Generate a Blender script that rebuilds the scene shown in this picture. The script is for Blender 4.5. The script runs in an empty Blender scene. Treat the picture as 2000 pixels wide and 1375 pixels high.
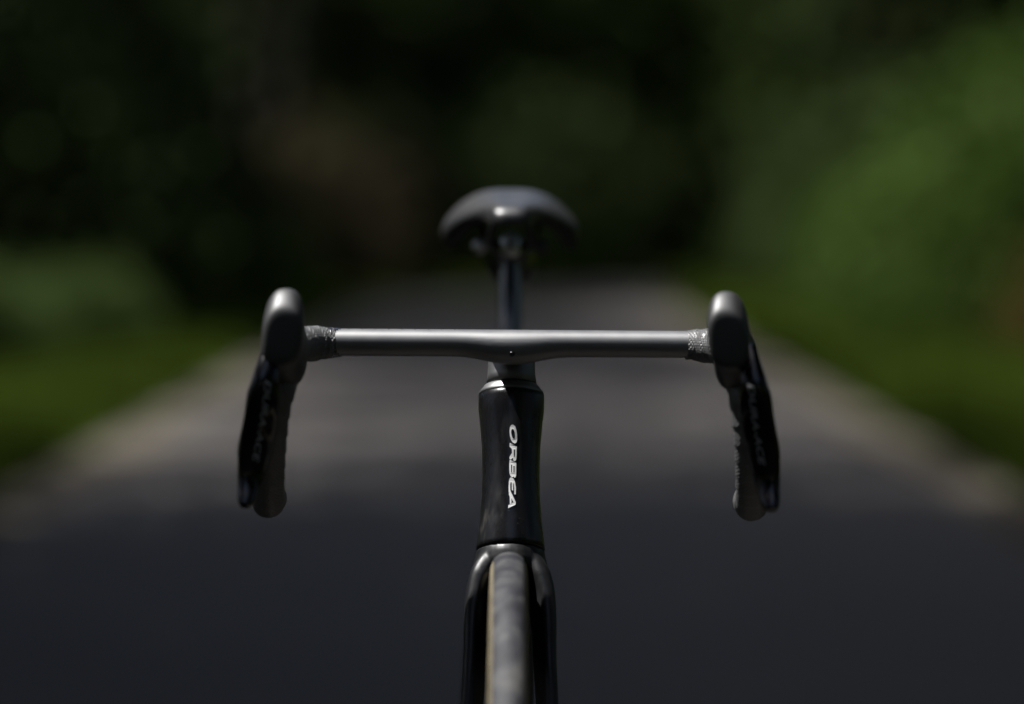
import bpy, bmesh, math, random
import numpy as np
from mathutils import Vector, Matrix

random.seed(7)
R = math.radians
SC = bpy.context.scene
COL = SC.collection

# ------------------------------------------------------------------ camera
CAM_Y, CAM_Z = -3.33, 0.981
cam_d = bpy.data.cameras.new('camera')
cam = bpy.data.objects.new('camera', cam_d)
COL.objects.link(cam)
cam_d.sensor_width = 36.0
cam_d.lens = 135.0
cam_d.clip_start = 0.05
cam_d.clip_end = 2000
cam.location = (0, CAM_Y, CAM_Z)
cam.rotation_euler = (R(90 - 1.966), 0, 0)
cam_d.dof.use_dof = True
cam_d.dof.focus_distance = 3.39
cam_d.dof.aperture_fstop = 2.2
SC.camera = cam

# ------------------------------------------------------------------ sky, sun, exposure
SUN = Vector((-0.46, 0.05, 1.0)).normalized()          # towards the sun
w = bpy.data.worlds.new('World')
SC.world = w
w.use_nodes = True
nt = w.node_tree
bg = nt.nodes['Background']
sky = nt.nodes.new('ShaderNodeTexSky')
sky.sky_type = 'NISHITA'
sky.sun_disc = False
sky.sun_elevation = math.asin(SUN.z)
sky.sun_rotation = math.atan2(SUN.x, SUN.y)
sky.air_density = 0.8
sky.dust_density = 4.0
sky.ozone_density = 0.5
nt.links.new(sky.outputs[0], bg.inputs[0])
bg.inputs[1].default_value = 0.065
sun_d = bpy.data.lights.new('sun', 'SUN')
sun_d.energy = 5.0
sun_d.angle = R(0.55)
sun_d.color = (1.0, 0.985, 0.965)
sun = bpy.data.objects.new('sun', sun_d)
COL.objects.link(sun)
sun.rotation_euler = (-SUN).to_track_quat('-Z', 'Y').to_euler()
sun.location = (-6, 2, 12)
SC.view_settings.view_transform = 'Standard'
SC.view_settings.look = 'None'
SC.view_settings.gamma = 1.0
SC.view_settings.use_curve_mapping = False
SC.view_settings.exposure = 1.1
SC.cycles.use_denoising = True
SC.cycles.max_bounces = 6
SC.cycles.diffuse_bounces = 3
SC.cycles.transparent_max_bounces = 8
SC.cycles.caustics_reflective = False
SC.cycles.caustics_refractive = False


# ------------------------------------------------------------------ materials
def mat(name, col, rough=0.5, spec=0.5, metal=0.0, coat=0.0, coat_rough=0.05):
    m = bpy.data.materials.new(name)
    m.use_nodes = True
    b = m.node_tree.nodes['Principled BSDF']
    b.inputs['Base Color'].default_value = (*col, 1)
    b.inputs['Roughness'].default_value = rough
    b.inputs['Specular IOR Level'].default_value = spec
    b.inputs['Metallic'].default_value = metal
    b.inputs['Coat Weight'].default_value = coat
    b.inputs['Coat Roughness'].default_value = coat_rough
    return m


def nd(m, t, **kw):
    n = m.node_tree.nodes.new(t)
    for k, v in kw.items():
        setattr(n, k, v)
    return n


def lk(m, a, b):
    m.node_tree.links.new(a, b)


def P(m):
    return m.node_tree.nodes['Principled BSDF']


def noise(m, scale, detail=4, rough=0.55, coord='Object', stretch=None):
    tc = nd(m, 'ShaderNodeTexCoord')
    n = nd(m, 'ShaderNodeTexNoise')
    n.inputs['Scale'].default_value = scale
    n.inputs['Detail'].default_value = detail
    n.inputs['Roughness'].default_value = rough
    if stretch:
        mp = nd(m, 'ShaderNodeMapping')
        mp.inputs['Scale'].default_value = stretch
        lk(m, tc.outputs[coord], mp.inputs[0])
        lk(m, mp.outputs[0], n.inputs['Vector'])
    else:
        lk(m, tc.outputs[coord], n.inputs['Vector'])
    return n


def ramp(m, src, stops):
    r = nd(m, 'ShaderNodeValToRGB')
    e = r.color_ramp.elements
    while len(e) < len(stops):
        e.new(0.5)
    for i, (p, c) in enumerate(stops):
        e[i].position = p
        e[i].color = (*c, 1) if len(c) == 3 else c
    lk(m, src, r.inputs[0])
    return r


def bump(m, src, dist, strength=1.0):
    b = nd(m, 'ShaderNodeBump')
    b.inputs['Distance'].default_value = dist
    b.inputs['Strength'].default_value = strength
    lk(m, src, b.inputs['Height'])
    lk(m, b.outputs[0], P(m).inputs['Normal'])
    return b


M = {}
# satin black of handlebar and stem
m = M['satin'] = mat('satin_black_paint', (0.004, 0.004, 0.005), 0.5, 0.5)
P(m).inputs['IOR'].default_value = 2.75
n = noise(m, 60, 5)
lk(m, ramp(m, n.outputs[0], [(0.3, (0.48,) * 3), (0.7, (0.55,) * 3)]).outputs[0], P(m).inputs['Roughness'])
n2 = noise(m, 900, 2)
bump(m, n2.outputs[0], 0.00006, 0.6)
# frame paint with dust scuffs
m = M['frame'] = mat('black_frame_paint', (0.008, 0.008, 0.009), 0.3, 0.5)
n = noise(m, 26, 8, 0.65, stretch=(2.2, 2.0, 0.45))
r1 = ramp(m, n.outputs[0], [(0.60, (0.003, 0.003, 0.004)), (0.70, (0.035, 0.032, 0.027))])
geo = nd(m, 'ShaderNodeTexCoord')
sep = nd(m, 'ShaderNodeSeparateXYZ')
lk(m, geo.outputs['Object'], sep.inputs[0])
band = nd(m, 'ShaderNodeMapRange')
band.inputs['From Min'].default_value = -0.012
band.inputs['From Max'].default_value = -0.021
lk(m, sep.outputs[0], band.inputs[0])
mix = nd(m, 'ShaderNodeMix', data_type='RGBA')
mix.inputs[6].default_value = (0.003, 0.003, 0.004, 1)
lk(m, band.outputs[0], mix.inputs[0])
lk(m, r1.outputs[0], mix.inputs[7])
sp = noise(m, 420, 1)
r3 = ramp(m, sp.outputs[0], [(0.74, (0, 0, 0)), (0.77, (0.03, 0.03, 0.03))])
add = nd(m, 'ShaderNodeMix', data_type='RGBA', blend_type='ADD')
add.inputs[0].default_value = 1.0
lk(m, mix.outputs[2], add.inputs[6])
lk(m, r3.outputs[0], add.inputs[7])
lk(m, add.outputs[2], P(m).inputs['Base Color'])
lk(m, ramp(m, n.outputs[0], [(0.45, (0.27,) * 3), (0.72, (0.5,) * 3)]).outputs[0], P(m).inputs['Roughness'])
# fork paint: dustier
m = M['fork'] = mat('dusty_black_fork_paint', (0.01, 0.01, 0.012), 0.36, 0.5)
n = noise(m, 34, 8, 0.65, stretch=(1.5, 1.5, 0.6))
lk(m, ramp(m, n.outputs[0], [(0.48, (0.004, 0.004, 0.005)), (0.66, (0.013, 0.0125, 0.012)), (0.8, (0.045, 0.042, 0.038))]).outputs[0], P(m).inputs['Base Color'])
lk(m, ramp(m, n.outputs[0], [(0.4, (0.38,) * 3), (0.7, (0.6,) * 3)]).outputs[0], P(m).inputs['Roughness'])
M['gloss'] = mat('gloss_black_lever', (0.002, 0.002, 0.003), 0.14, 0.5)
M['button'] = mat('satin_black_button', (0.004, 0.004, 0.0045), 0.33, 0.5)
m = M['rubber'] = mat('black_rubber_hood', (0.004, 0.004, 0.0045), 0.54, 0.5)
P(m).inputs['IOR'].default_value = 1.8
n = noise(m, 500, 3)
bump(m, n.outputs[0], 0.0001, 0.6)
# dimpled handlebar tape
m = M['tape'] = mat('black_dimpled_bar_tape', (0.006, 0.006, 0.007), 0.45, 0.5)
P(m).inputs['IOR'].default_value = 2.2
tc = nd(m, 'ShaderNodeTexCoord')
mp = nd(m, 'ShaderNodeMapping')
mp.inputs['Rotation'].default_value = (0, 0, R(45))
vo = nd(m, 'ShaderNodeTexVoronoi', voronoi_dimensions='2D')
vo.inputs['Scale'].default_value = 360
vo.inputs['Randomness'].default_value = 0.06
lk(m, tc.outputs['UV'], mp.inputs[0])
lk(m, mp.outputs[0], vo.inputs['Vector'])
bump(m, ramp(m, vo.outputs['Distance'], [(0.12, (0, 0, 0)), (0.45, (1, 1, 1))]).outputs[0], 0.0009, 0.9)
lk(m, ramp(m, vo.outputs['Distance'], [(0.15, (0.9,) * 3), (0.4, (0.48,) * 3)]).outputs[0], P(m).inputs['Roughness'])
M['vinyl'] = mat('shiny_black_vinyl', (0.012, 0.012, 0.014), 0.2, 0.5)
M['white'] = mat('white_lettering', (0.75, 0.75, 0.74), 0.4)
M['greytext'] = mat('grey_lettering', (0.34, 0.34, 0.34), 0.4)
M['mark'] = mat('grey_scale_mark', (0.10, 0.10, 0.11), 0.5)
M['steel'] = mat('polished_steel', (0.6, 0.6, 0.62), 0.36, metal=1.0)
M['dark_steel'] = mat('dark_steel', (0.08, 0.08, 0.085), 0.3, metal=1.0)
M['silver'] = mat('brushed_silver', (0.4, 0.4, 0.41), 0.52, metal=1.0)
M['alloy'] = mat('bright_alloy', (0.85, 0.86, 0.88), 0.4, metal=1.0)
M['hole'] = mat('black_recess', (0.003, 0.003, 0.003), 0.8, 0.1)
m = M['saddle'] = mat('black_saddle_cover', (0.006, 0.006, 0.007), 0.44, 0.5)
P(m).inputs['IOR'].default_value = 1.75
n = noise(m, 300, 3)
bump(m, n.outputs[0], 0.0001, 0.5)
M['post'] = mat('black_carbon_seatpost', (0.004, 0.004, 0.005), 0.22, 0.5)
P(M['post']).inputs['IOR'].default_value = 2.6
# tyre tread with dust
m = M['tread'] = mat('dusty_grey_tread', (0.09, 0.09, 0.1), 0.65, 0.3)
n = noise(m, 38, 6, 0.6)
r1 = ramp(m, n.outputs[0], [(0.38, (0.012, 0.0125, 0.016)), (0.48, (0.026, 0.026, 0.031)), (0.58, (0.055, 0.054, 0.053)), (0.72, (0.085, 0.082, 0.078))])
n2 = noise(m, 700, 2)
mx = nd(m, 'ShaderNodeMix', data_type='RGBA', blend_type='MULTIPLY')
mx.inputs[0].default_value = 0.5
lk(m, r1.outputs[0], mx.inputs[6])
lk(m, ramp(m, n2.outputs[0], [(0.3, (0.5,) * 3), (0.7, (1.2,) * 3)]).outputs[0], mx.inputs[7])
lk(m, mx.outputs[2], P(m).inputs['Base Color'])
wv = nd(m, 'ShaderNodeTexWave')
wv.bands_direction = 'X'
wv.inputs['Scale'].default_value = 300
tcw = nd(m, 'ShaderNodeTexCoord')
lk(m, tcw.outputs['Object'], wv.inputs['Vector'])
bump(m, wv.outputs[0], 0.0002, 0.5)
m = M['tan'] = mat('tan_tyre_sidewall', (0.36, 0.28, 0.17), 0.6, 0.3)
n = noise(m, 45, 5)
lk(m, ramp(m, n.outputs[0], [(0.3, (0.11, 0.09, 0.055)), (0.7, (0.19, 0.16, 0.105))]).outputs[0], P(m).inputs['Base Color'])
M['rim'] = mat('black_carbon_rim', (0.012, 0.012, 0.013), 0.35, 0.5)
# asphalt
m = M['asphalt'] = mat('grey_asphalt', (0.07, 0.07, 0.073), 0.72, 0.35)
n = noise(m, 0.6, 6, 0.6)
r1 = ramp(m, n.outputs[0], [(0.3, (0.036, 0.0315, 0.0275)), (0.7, (0.054, 0.0475, 0.0415))])
n2 = noise(m, 160, 3)
mx = nd(m, 'ShaderNodeMix', data_type='RGBA', blend_type='MULTIPLY')
mx.inputs[0].default_value = 0.6
lk(m, r1.outputs[0], mx.inputs[6])
lk(m, ramp(m, n2.outputs[0], [(0.35, (0.45,) * 3), (0.7, (1.3,) * 3)]).outputs[0], mx.inputs[7])
lk(m, mx.outputs[2], P(m).inputs['Base Color'])
bump(m, n2.outputs[0], 0.004, 0.7)
# gravel shoulder
m = M['gravel'] = mat('sandy_gravel', (0.2, 0.17, 0.13), 0.9, 0.2)
n = noise(m, 1.6, 6, 0.65)
lk(m, ramp(m, n.outputs[0], [(0.3, (0.042, 0.036, 0.026)), (0.55, (0.072, 0.062, 0.046)), (0.75, (0.10, 0.087, 0.066))]).outputs[0], P(m).inputs['Base Color'])
n2 = noise(m, 60, 3)
bump(m, n2.outputs[0], 0.02, 0.7)
# earth under the grass
m = M['soil'] = mat('grassy_earth', (0.05, 0.06, 0.025), 0.95, 0.1)
n = noise(m, 0.35, 6, 0.6)
lk(m, ramp(m, n.outputs[0], [(0.35, (0.045, 0.04, 0.024)), (0.6, (0.045, 0.065, 0.02))]).outputs[0], P(m).inputs['Base Color'])
# bark
m = M['bark'] = mat('brown_bark', (0.07, 0.055, 0.04), 0.9, 0.2)
n = noise(m, 9, 6, stretch=(1, 1, 0.2))
lk(m, ramp(m, n.outputs[0], [(0.3, (0.018, 0.014, 0.01)), (0.7, (0.05, 0.042, 0.032))]).outputs[0], P(m).inputs['Base Color'])
bump(m, n.outputs[0], 0.03, 0.8)


def leaf_mat(name, c0, c1, trans=0.35):
    m = bpy.data.materials.new(name)
    m.use_nodes = True
    t = m.node_tree
    b = P(m)
    b.inputs['Roughness'].default_value = 0.75
    b.inputs['Specular IOR Level'].default_value = 0.08
    n = noise(m, 1.7, 3)
    rr = ramp(m, n.outputs[0], [(0.35, c0), (0.65, c1)])
    lk(m, rr.outputs[0], b.inputs['Base Color'])
    tr = nd(m, 'ShaderNodeBsdfTranslucent')
    lk(m, rr.outputs[0], tr.inputs[0])
    ms = nd(m, 'ShaderNodeMixShader')
    ms.inputs[0].default_value = trans
    out = [q for q in t.nodes if q.type == 'OUTPUT_MATERIAL'][0]
    lk(m, b.outputs[0], ms.inputs[1])
    lk(m, tr.outputs[0], ms.inputs[2])
    lk(m, ms.outputs[0], out.inputs[0])
    return m


M['leaf_dark'] = leaf_mat('dark_green_leaves', (0.02, 0.034, 0.008), (0.036, 0.054, 0.014), 0.2)
M['leaf_mid'] = leaf_mat('mid_green_leaves', (0.035, 0.062, 0.014), (0.07, 0.105, 0.028))
M['leaf_bright'] = leaf_mat('bright_green_leaves', (0.032, 0.066, 0.008), (0.058, 0.094, 0.018))
M['leaf_brown'] = leaf_mat('dry_brown_leaves', (0.038, 0.032, 0.014), (0.07, 0.06, 0.03), 0.2)
M['leaf_red'] = leaf_mat('rusty_brown_leaves', (0.055, 0.036, 0.010), (0.085, 0.055, 0.014), 0.3)
M['grass'] = leaf_mat('green_grass', (0.032, 0.056, 0.004), (0.06, 0.092, 0.009), 0.35)


# ------------------------------------------------------------------ helpers
def obj(name, verts, faces, material, parent=None, smooth=True, mods=None):
    me = bpy.data.meshes.new(name)
    me.from_pydata([tuple(v) for v in verts], [], faces)
    if smooth:
        me.polygons.foreach_set('use_smooth', [True] * len(me.polygons))
    me.materials.append(material)
    me.update()
    bm = bmesh.new()
    bm.from_mesh(me)
    bmesh.ops.recalc_face_normals(bm, faces=bm.faces)
    bm.to_mesh(me)
    bm.free()
    o = bpy.data.objects.new(name, me)
    COL.objects.link(o)
    o.parent = parent
    return o


def empty(name, loc=(0, 0, 0), parent=None):
    o = bpy.data.objects.new(name, None)
    o.empty_display_size = 0.05
    o.location = loc
    COL.objects.link(o)
    o.parent = parent
    return o


def tag(o, label=None, cat=None, group=None, kind=None):
    if label: o['label'] = label
    if cat: o['category'] = cat
    if group: o['group'] = group
    if kind: o['kind'] = kind
    return o


def subsurf(o, lv=2):
    s = o.modifiers.new('subsurf', 'SUBSURF')
    s.levels = lv
    s.render_levels = lv
    return o


def remesh(o, vox, it=6):
    r = o.modifiers.new('remesh', 'REMESH')
    r.mode = 'VOXEL'
    r.voxel_size = vox
    r.use_smooth_shade = True
    s = o.modifiers.new('smooth', 'SMOOTH')
    s.factor = 0.5
    s.iterations = it
    return o


def catmull(pts, n):
    """resample a polyline as a smooth curve with n points per span"""
    p = [np.array(q, float) for q in pts]
    p = [2 * p[0] - p[1]] + p + [2 * p[-1] - p[-2]]
    out = []
    for i in range(1, len(p) - 2):
        for k in range(n):
            t = k / n
            a, b, c, d = p[i - 1], p[i], p[i + 1], p[i + 2]
            out.append(0.5 * (2 * b + (c - a) * t + (2 * a - 5 * b + 4 * c - d) * t * t + (3 * b - a - 3 * c + d) * t ** 3))
    out.append(p[-2])
    return out


class Mesh:
    def __init__(s):
        s.v, s.f = [], []

    def loft(s, rings, cap=True, closed=False):
        b, n = len(s.v), len(rings[0])
        for r in rings:
            s.v += [tuple(map(float, q)) for q in r]
        k = len(rings)
        for i in range(k if closed else k - 1):
            i2 = (i + 1) % k
            for j in range(n):
                j2 = (j + 1) % n
                s.f.append((b + i * n + j, b + i * n + j2, b + i2 * n + j2, b + i2 * n + j))
        if cap and not closed:
            s.f.append(tuple(b + j for j in reversed(range(n))))
            s.f.append(tuple(b + (k - 1) * n + j for j in range(n)))
        return s

    def sweep(s, path, ra, rb=None, n=20, ref=(0, 0, 1), ex=2.0, cap=True, rfun=None):
        """tube along path: ra across (ref x tangent), rb along the transported ref"""
        path = [np.array(q, float) for q in path]
        k = len(path)
        ra = [ra] * k if np.isscalar(ra) else ra
        rb = ra if rb is None else ([rb] * k if np.isscalar(rb) else rb)
        u = np.array(ref, float)
        rings = []
        ln = 0.0
        for i in range(k):
            t = path[min(i + 1, k - 1)] - path[max(i - 1, 0)]
            t /= np.linalg.norm(t)
            u = u - t * np.dot(u, t)
            u /= np.linalg.norm(u)
            a = np.cross(t, u)
            if i: ln += np.linalg.norm(path[i] - path[i - 1])
            ring = []
            for j in range(n):
                th = 2 * math.pi * j / n
                c, q = math.cos(th), math.sin(th)
                c = math.copysign(abs(c) ** (2 / ex), c)
                q = math.copysign(abs(q) ** (2 / ex), q)
                g = 1.0 if rfun is None else rfun(ln, th)
                ring.append(path[i] + a * c * ra[i] * g + u * q * rb[i] * g)
            rings.append(ring)
        return s.loft(rings, cap)

    def box(s, c, h, rot=None):
        b = len(s.v)
        for z in (-1, 1):
            for y in (-1, 1):
                for x in (-1, 1):
                    p = Vector((x * h[0], y * h[1], z * h[2]))
                    if rot: p = rot @ p
                    s.v.append(tuple(Vector(c) + p))
        for f in ((0, 2, 3, 1), (4, 5, 7, 6), (0, 1, 5, 4), (2, 6, 7, 3), (0, 4, 6, 2), (1, 3, 7, 5)):
            s.f.append(tuple(b + i for i in f))
        return s

    def cyl(s, p0, p1, r0, r1=None, n=20):
        p0, p1 = np.array(p0, float), np.array(p1, float)
        d = p1 - p0
        ref = (0, 0, 1) if abs(d[2]) < 0.9 * np.linalg.norm(d) else (0, 1, 0)
        return s.sweep([p0, p1], [r0, r0 if r1 is None else r1], n=n, ref=ref)

    def revolve_x(s, prof, c, n=72):
        """profile [(x, radius)] revolved about the X axis through c"""
        rings = []
        for i in range(n):
            a = 2 * math.pi * i / n
            rings.append([(c[0] + x, c[1] + r * math.cos(a), c[2] + r * math.sin(a)) for x, r in prof])
        return s.loft(rings, closed=True)

    def build(s, name, material, parent=None, smooth=True):
        return obj(name, s.v, s.f, material, parent, smooth)


def bevel(o, wd, seg=2):
    b = o.modifiers.new('bevel', 'BEVEL')
    b.width = wd
    b.segments = seg
    b.limit_method = 'ANGLE'
    return o


def lerp_tab(tab, x):
    xs = [a for a, _ in tab]
    return float(np.interp(x, xs, [b for _, b in tab]))


# ================================================================== SETTING
def road_cx(y):
    return 0.0 if y < 40 else 0.035 * (y - 40) ** 2


def ribbon(name, x0f, x1f, y0, y1, z, material, step=1.0, nx=6, zf=None):
    v, f = [], []
    ny = int((y1 - y0) / step)
    for i in range(ny + 1):
        y = y0 + (y1 - y0) * i / ny
        a, b = x0f(y), x1f(y)
        for j in range(nx + 1):
            x = a + (b - a) * j / nx
            v.append((x, y, z + (zf(x, y) if zf else 0)))
    for i in range(ny):
        for j in range(nx):
            q = i * (nx + 1) + j
            f.append((q, q + 1, q + nx + 2, q + nx + 1))
    return obj(name, v, f, material)


def wob(y, k):
    return 0.06 * math.sin(y * 0.9 + k) + 0.04 * math.sin(y * 2.3 + 2 * k)


g = obj('ground', [(-400, -200, -0.03), (400, -200, -0.03), (400, 600, -0.03), (-400, 600, -0.03)], [(0, 1, 2, 3)], M['soil'], smooth=False)
tag(g, 'dark grassy earth under the verges and trees', 'ground', kind='structure')
sh = ribbon('path_shoulder', lambda y: road_cx(y) - 1.93 + wob(y, 1), lambda y: road_cx(y) + 1.93 + wob(y, 4), -45, 60, -0.012, M['gravel'], 0.5)
tag(sh, 'strip of pale sandy gravel along both edges of the asphalt', 'gravel', kind='structure')
rd = ribbon('road', lambda y: road_cx(y) - 1.55 + 0.4 * wob(y, 2), lambda y: road_cx(y) + 1.55 + 0.4 * wob(y, 5), -45, 60, 0.0, M['asphalt'], 0.5)
tag(rd, 'narrow grey asphalt lane running away behind the bicycle', 'road', kind='structure')

rng = np.random.default_rng(11)


def leaves_mesh(name, centres, size, material, squash=1.0):
    """one small diamond-shaped leaf per centre, turned at random"""
    n = len(centres)
    a = rng.normal(size=(n, 3))
    a[:, 2] *= squash
    a /= np.linalg.norm(a, axis=1)[:, None]
    b = rng.normal(size=(n, 3))
    b -= a * np.sum(a * b, axis=1)[:, None]
    b /= np.linalg.norm(b, axis=1)[:, None]
    s = size * rng.uniform(0.6, 1.3, n)[:, None]
    v = np.empty((n, 4, 3))
    v[:, 0] = centres - a * s
    v[:, 1] = centres + b * s * 0.55
    v[:, 2] = centres + a * s
    v[:, 3] = centres - b * s * 0.55
    me = bpy.data.meshes.new(name)
    me.vertices.add(n * 4)
    me.vertices.foreach_set('co', v.reshape(-1))
    me.loops.add(n * 4)
    me.loops.foreach_set('vertex_index', np.arange(n * 4, dtype=np.int32))
    me.polygons.add(n)
    me.polygons.foreach_set('loop_start', np.arange(0, n * 4, 4, dtype=np.int32))
    me.polygons.foreach_set('loop_total', np.full(n, 4, dtype=np.int32))
    me.materials.append(material)
    me.update(calc_edges=True)
    return me


def clumps(n_clump, per, ctr, rad, csize):
    """leaf centres in clumps spread through an ellipsoid"""
    out = []
    for _ in range(n_clump):
        d = rng.normal(size=3)
        d /= np.linalg.norm(d)
        c = np.array(ctr) + d * np.array(rad) * rng.uniform(0.35, 1.0) ** 0.6
        out.append(c + rng.normal(size=(per, 3)) * csize * np.array((1, 1, 0.7)))
    return np.concatenate(out)


def tree_meshes(seed, H, z0, rad, nclump, per, leaf, material, r_trunk):
    rs = random.Random(seed)
    mb = Mesh()
    top = [(rs.uniform(-.15, .15) * k, rs.uniform(-.15, .15) * k, H * 0.85 * k / 4) for k in range(5)]
    mb.sweep(catmull(top, 3), [r_trunk * (1.25 - 1.1 * i / 12) for i in range(13)], n=9, ref=(1, 0, 0))
    for k in range(7):
        zz = z0 * 0.8 + (H - z0) * 0.6 * k / 7
        an = k * 2.4 + rs.uniform(-.4, .4)
        L = rad * rs.uniform(.6, .95)
        p = [(0, 0, zz), (math.cos(an) * L * .5, math.sin(an) * L * .5, zz + L * .35), (math.cos(an) * L, math.sin(an) * L, zz + L * .55)]
        mb.sweep(catmull(p, 3), [r_trunk * .45 * (1 - i / 8) for i in range(7)], n=6, ref=(0, 0, 1))
    c = clumps(nclump, per, (0, 0, (z0 + H) / 2), (rad, rad, (H - z0) / 2), 0.42)
    crown = leaves_mesh('crown', c, leaf, material)
    tr = mb.build('trunk', M['bark'])
    me = tr.data
    bpy.data.objects.remove(tr)
    return me, crown


def shrub_meshes(seed, rx, rz, nclump, per, leaf, material, cs=0.26):
    rs = random.Random(seed)
    mb = Mesh()
    for k in range(6):
        an = k * 1.05 + rs.uniform(-.3, .3)
        p = [(0.04 * math.cos(an), 0.04 * math.sin(an), -.05), (rx * .3 * math.cos(an), rx * .3 * math.sin(an), rz * .8), (rx * .6 * math.cos(an), rx * .6 * math.sin(an), rz * 1.5)]
        mb.sweep(catmull(p, 3), [.022 * (1 - i / 8) for i in range(7)], n=5, ref=(1, 0, 0))
    c = clumps(nclump, per, (0, 0, rz * 0.95), (rx, rx, rz), cs)
    c = c[c[:, 2] > 0.0]
    fo = leaves_mesh('foliage', c, leaf, material)
    st = mb.build('stem', M['bark'])
    me = st.data
    bpy.data.objects.remove(st)
    return me, fo


def place(name, label, cat, group, meshes, part_names, loc, rz, sc):
    e = empty(name, loc)
    e.rotation_euler = (0, 0, rz)
    e.scale = sc if hasattr(sc, '__len__') else (sc, sc, sc)
    tag(e, label, cat, group)
    for pn, me in zip(part_names, meshes):
        o = bpy.data.objects.new(pn, me)
        COL.objects.link(o)
        o.parent = e
    return e


TREE = [
    tree_meshes(1, 10.5, 2.6, 2.7, 150, 130, 0.10, M['leaf_dark'], .17),
    tree_meshes(2, 12.0, 3.2, 3.0, 170, 130, 0.11, M['leaf_dark'], .21),
    tree_meshes(3, 8.5, 1.6, 2.4, 140, 130, 0.095, M['leaf_mid'], .14),
    tree_meshes(4, 9.5, 0.9, 2.6, 190, 130, 0.10, M['leaf_dark'], .15),
    tree_meshes(12, 10.5, 3.2, 2.7, 75, 120, 0.09, M['leaf_mid'], .15),
    tree_meshes(13, 12.5, 6.4, 2.4, 85, 130, 0.10, M['leaf_mid'], .17),
    tree_meshes(14, 12.5, 6.4, 2.3, 38, 110, 0.10, M['leaf_mid'], .15),
]
SHRUB = {
    'dark': shrub_meshes(5, 1.0, .95, 150, 55, .06, M['leaf_dark']),
    'mid': shrub_meshes(6, 1.0, .85, 150, 55, .06, M['leaf_mid']),
    'bright': shrub_meshes(7, .95, .8, 150, 55, .055, M['leaf_bright']),
    'brown': shrub_meshes(8, 1.0, .75, 120, 55, .06, M['leaf_brown']),
    'red': shrub_meshes(9, .7, .6, 40, 80, .055, M['leaf_red']),
}
ORD = ['first', 'second', 'third', 'fourth', 'fifth', 'sixth', 'seventh', 'eighth', 'ninth', 'tenth', 'eleventh', 'twelfth', 'thirteenth', 'fourteenth', 'fifteenth', 'sixteenth', 'seventeenth', 'eighteenth']

left_trees = [(-3.9, 5.0, 0, 1), (-3.7, 7.6, 1, 1), (-3.7, 10.2, 4, 1), (-3.8, 12.9, 6, .8), (-4.0, 15.9, 6, .62), (-4.4, 18.8, 6, .8), (-3.9, 22.2, 5, .62), (-4.3, 25, 5, .7), (-4.6, 27.8, 5, .75), (-5.0, 30.8, 5, .8), (-5.3, 33.8, 5, .85), (-5.8, 37, 5, .9), (-4.6, 40.5, 1, .8), (-8.0, 27.5, 3, 1), (-8.2, 32, 3, 1), (-3.3, 45, 5, .9), (-3.0, 49.5, 5, 1)]  # crowns mostly out of view, added and thinned to shade the lane
for i, (x, y, k, sc) in enumerate(left_trees):
    place('roadside_tree', f'tall leafy tree left of the lane, {ORD[i]} beyond the bicycle', 'tree', 'trees left of the lane', TREE[k], ('trunk', 'crown'), (x, y, -.03), i * 1.7, (sc, sc, 1))
SHORT_LIMBS = tree_meshes(21, 10, 3.6, 0.9, 1, 1, .1, M['leaf_dark'], .17)[0]
# two unseen trees added for shade, crowns cut open so sun reaches the bicycle
for i, (x, y) in enumerate([(-3.6, -2.6), (-3.7, 1.9)]):
    c = clumps(240, 140, (x, y, 6.6), (3.1, 2.9, 3.7), .4)
    hit = c - np.array(SUN) * (c[:, 2] / SUN.z)[:, None]
    jit = rng.normal(size=(len(c), 2)) * .04
    gap = (hit[:, 0] + jit[:, 0] > -.20) & (hit[:, 0] + jit[:, 0] < .86) & (hit[:, 1] + jit[:, 1] > -.56) & (hit[:, 1] + jit[:, 1] < .94)
    c = c[~gap] - np.array((x, y, -.03))
    place('roadside_tree', ['dense tree at the left verge just in front of the bicycle', 'dense tree at the left verge beside the bicycle saddle'][i], 'tree', 'trees left of the lane', (SHORT_LIMBS, leaves_mesh('crown', c, .09, M['leaf_dark'])), ('trunk', 'crown'), (x, y, -.03), 0, 1.0)
right_trees = [(5.0, -3.6, 1), (4.6, 0.8, 0), (4.6, 4.2, 1), (4.8, 8.6, 0), (5.6, 13, 4), (6.8, 25, 0), (6.4, 31, 1), (5.8, 38, 0), (6.2, 44, 3)]  # those nearest the viewer are unseen, added to block the sky
for i, (x, y, k) in enumerate(right_trees):
    place('roadside_tree', f'tall dark leafy tree right of the lane, {ORD[i]} from the viewer', 'tree', 'trees right of the lane', TREE[k], ('trunk', 'crown'), (x, y, -.03), i * 2.1 + 1, 1.0)
for i in range(8):  # unseen rows added to block sky and darken reflections in the bicycle
    sd = -1 if i % 2 else 1
    place('roadside_tree', f'tall dark leafy tree {"left" if sd < 0 else "right"} of the lane behind the viewer, {ORD[i // 2]} one back', 'tree', 'trees along the lane behind the viewer', TREE[i % 2 if i < 2 else 3], ('trunk', 'crown'), (sd * (5.2 - (i // 2) * .75), -8.5 - 4.6 * (i // 2), -.03), i * 1.1, 1.0)
for i in range(9):
    x = -10 + 2.5 * i
    yy = 56 + (i % 3) * 1.4
    if abs(x - road_cx(yy)) < 2.6: x = road_cx(yy) + 3.0
    place('woodland_tree', f'dark woodland tree closing the view where the lane ends, {ORD[i]} from the left', 'tree', 'woodland at the end of the lane', TREE[2 if i in (4, 5, 6) else 3 if i % 2 else 0], ('trunk', 'crown'), (x, yy, -.03), i * 1.3, (1, 1, .95))
for i in range(9):
    x = -13 + 3.2 * i
    place('woodland_tree', f'dim tree in the back row of the woodland, {ORD[i]} from the left', 'tree', 'back row of the woodland', TREE[3 if i % 2 == 0 else 1], ('trunk', 'crown'), (x, 64 + (i % 2) * 2, -.03), i * 2.3, 1.15)

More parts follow.
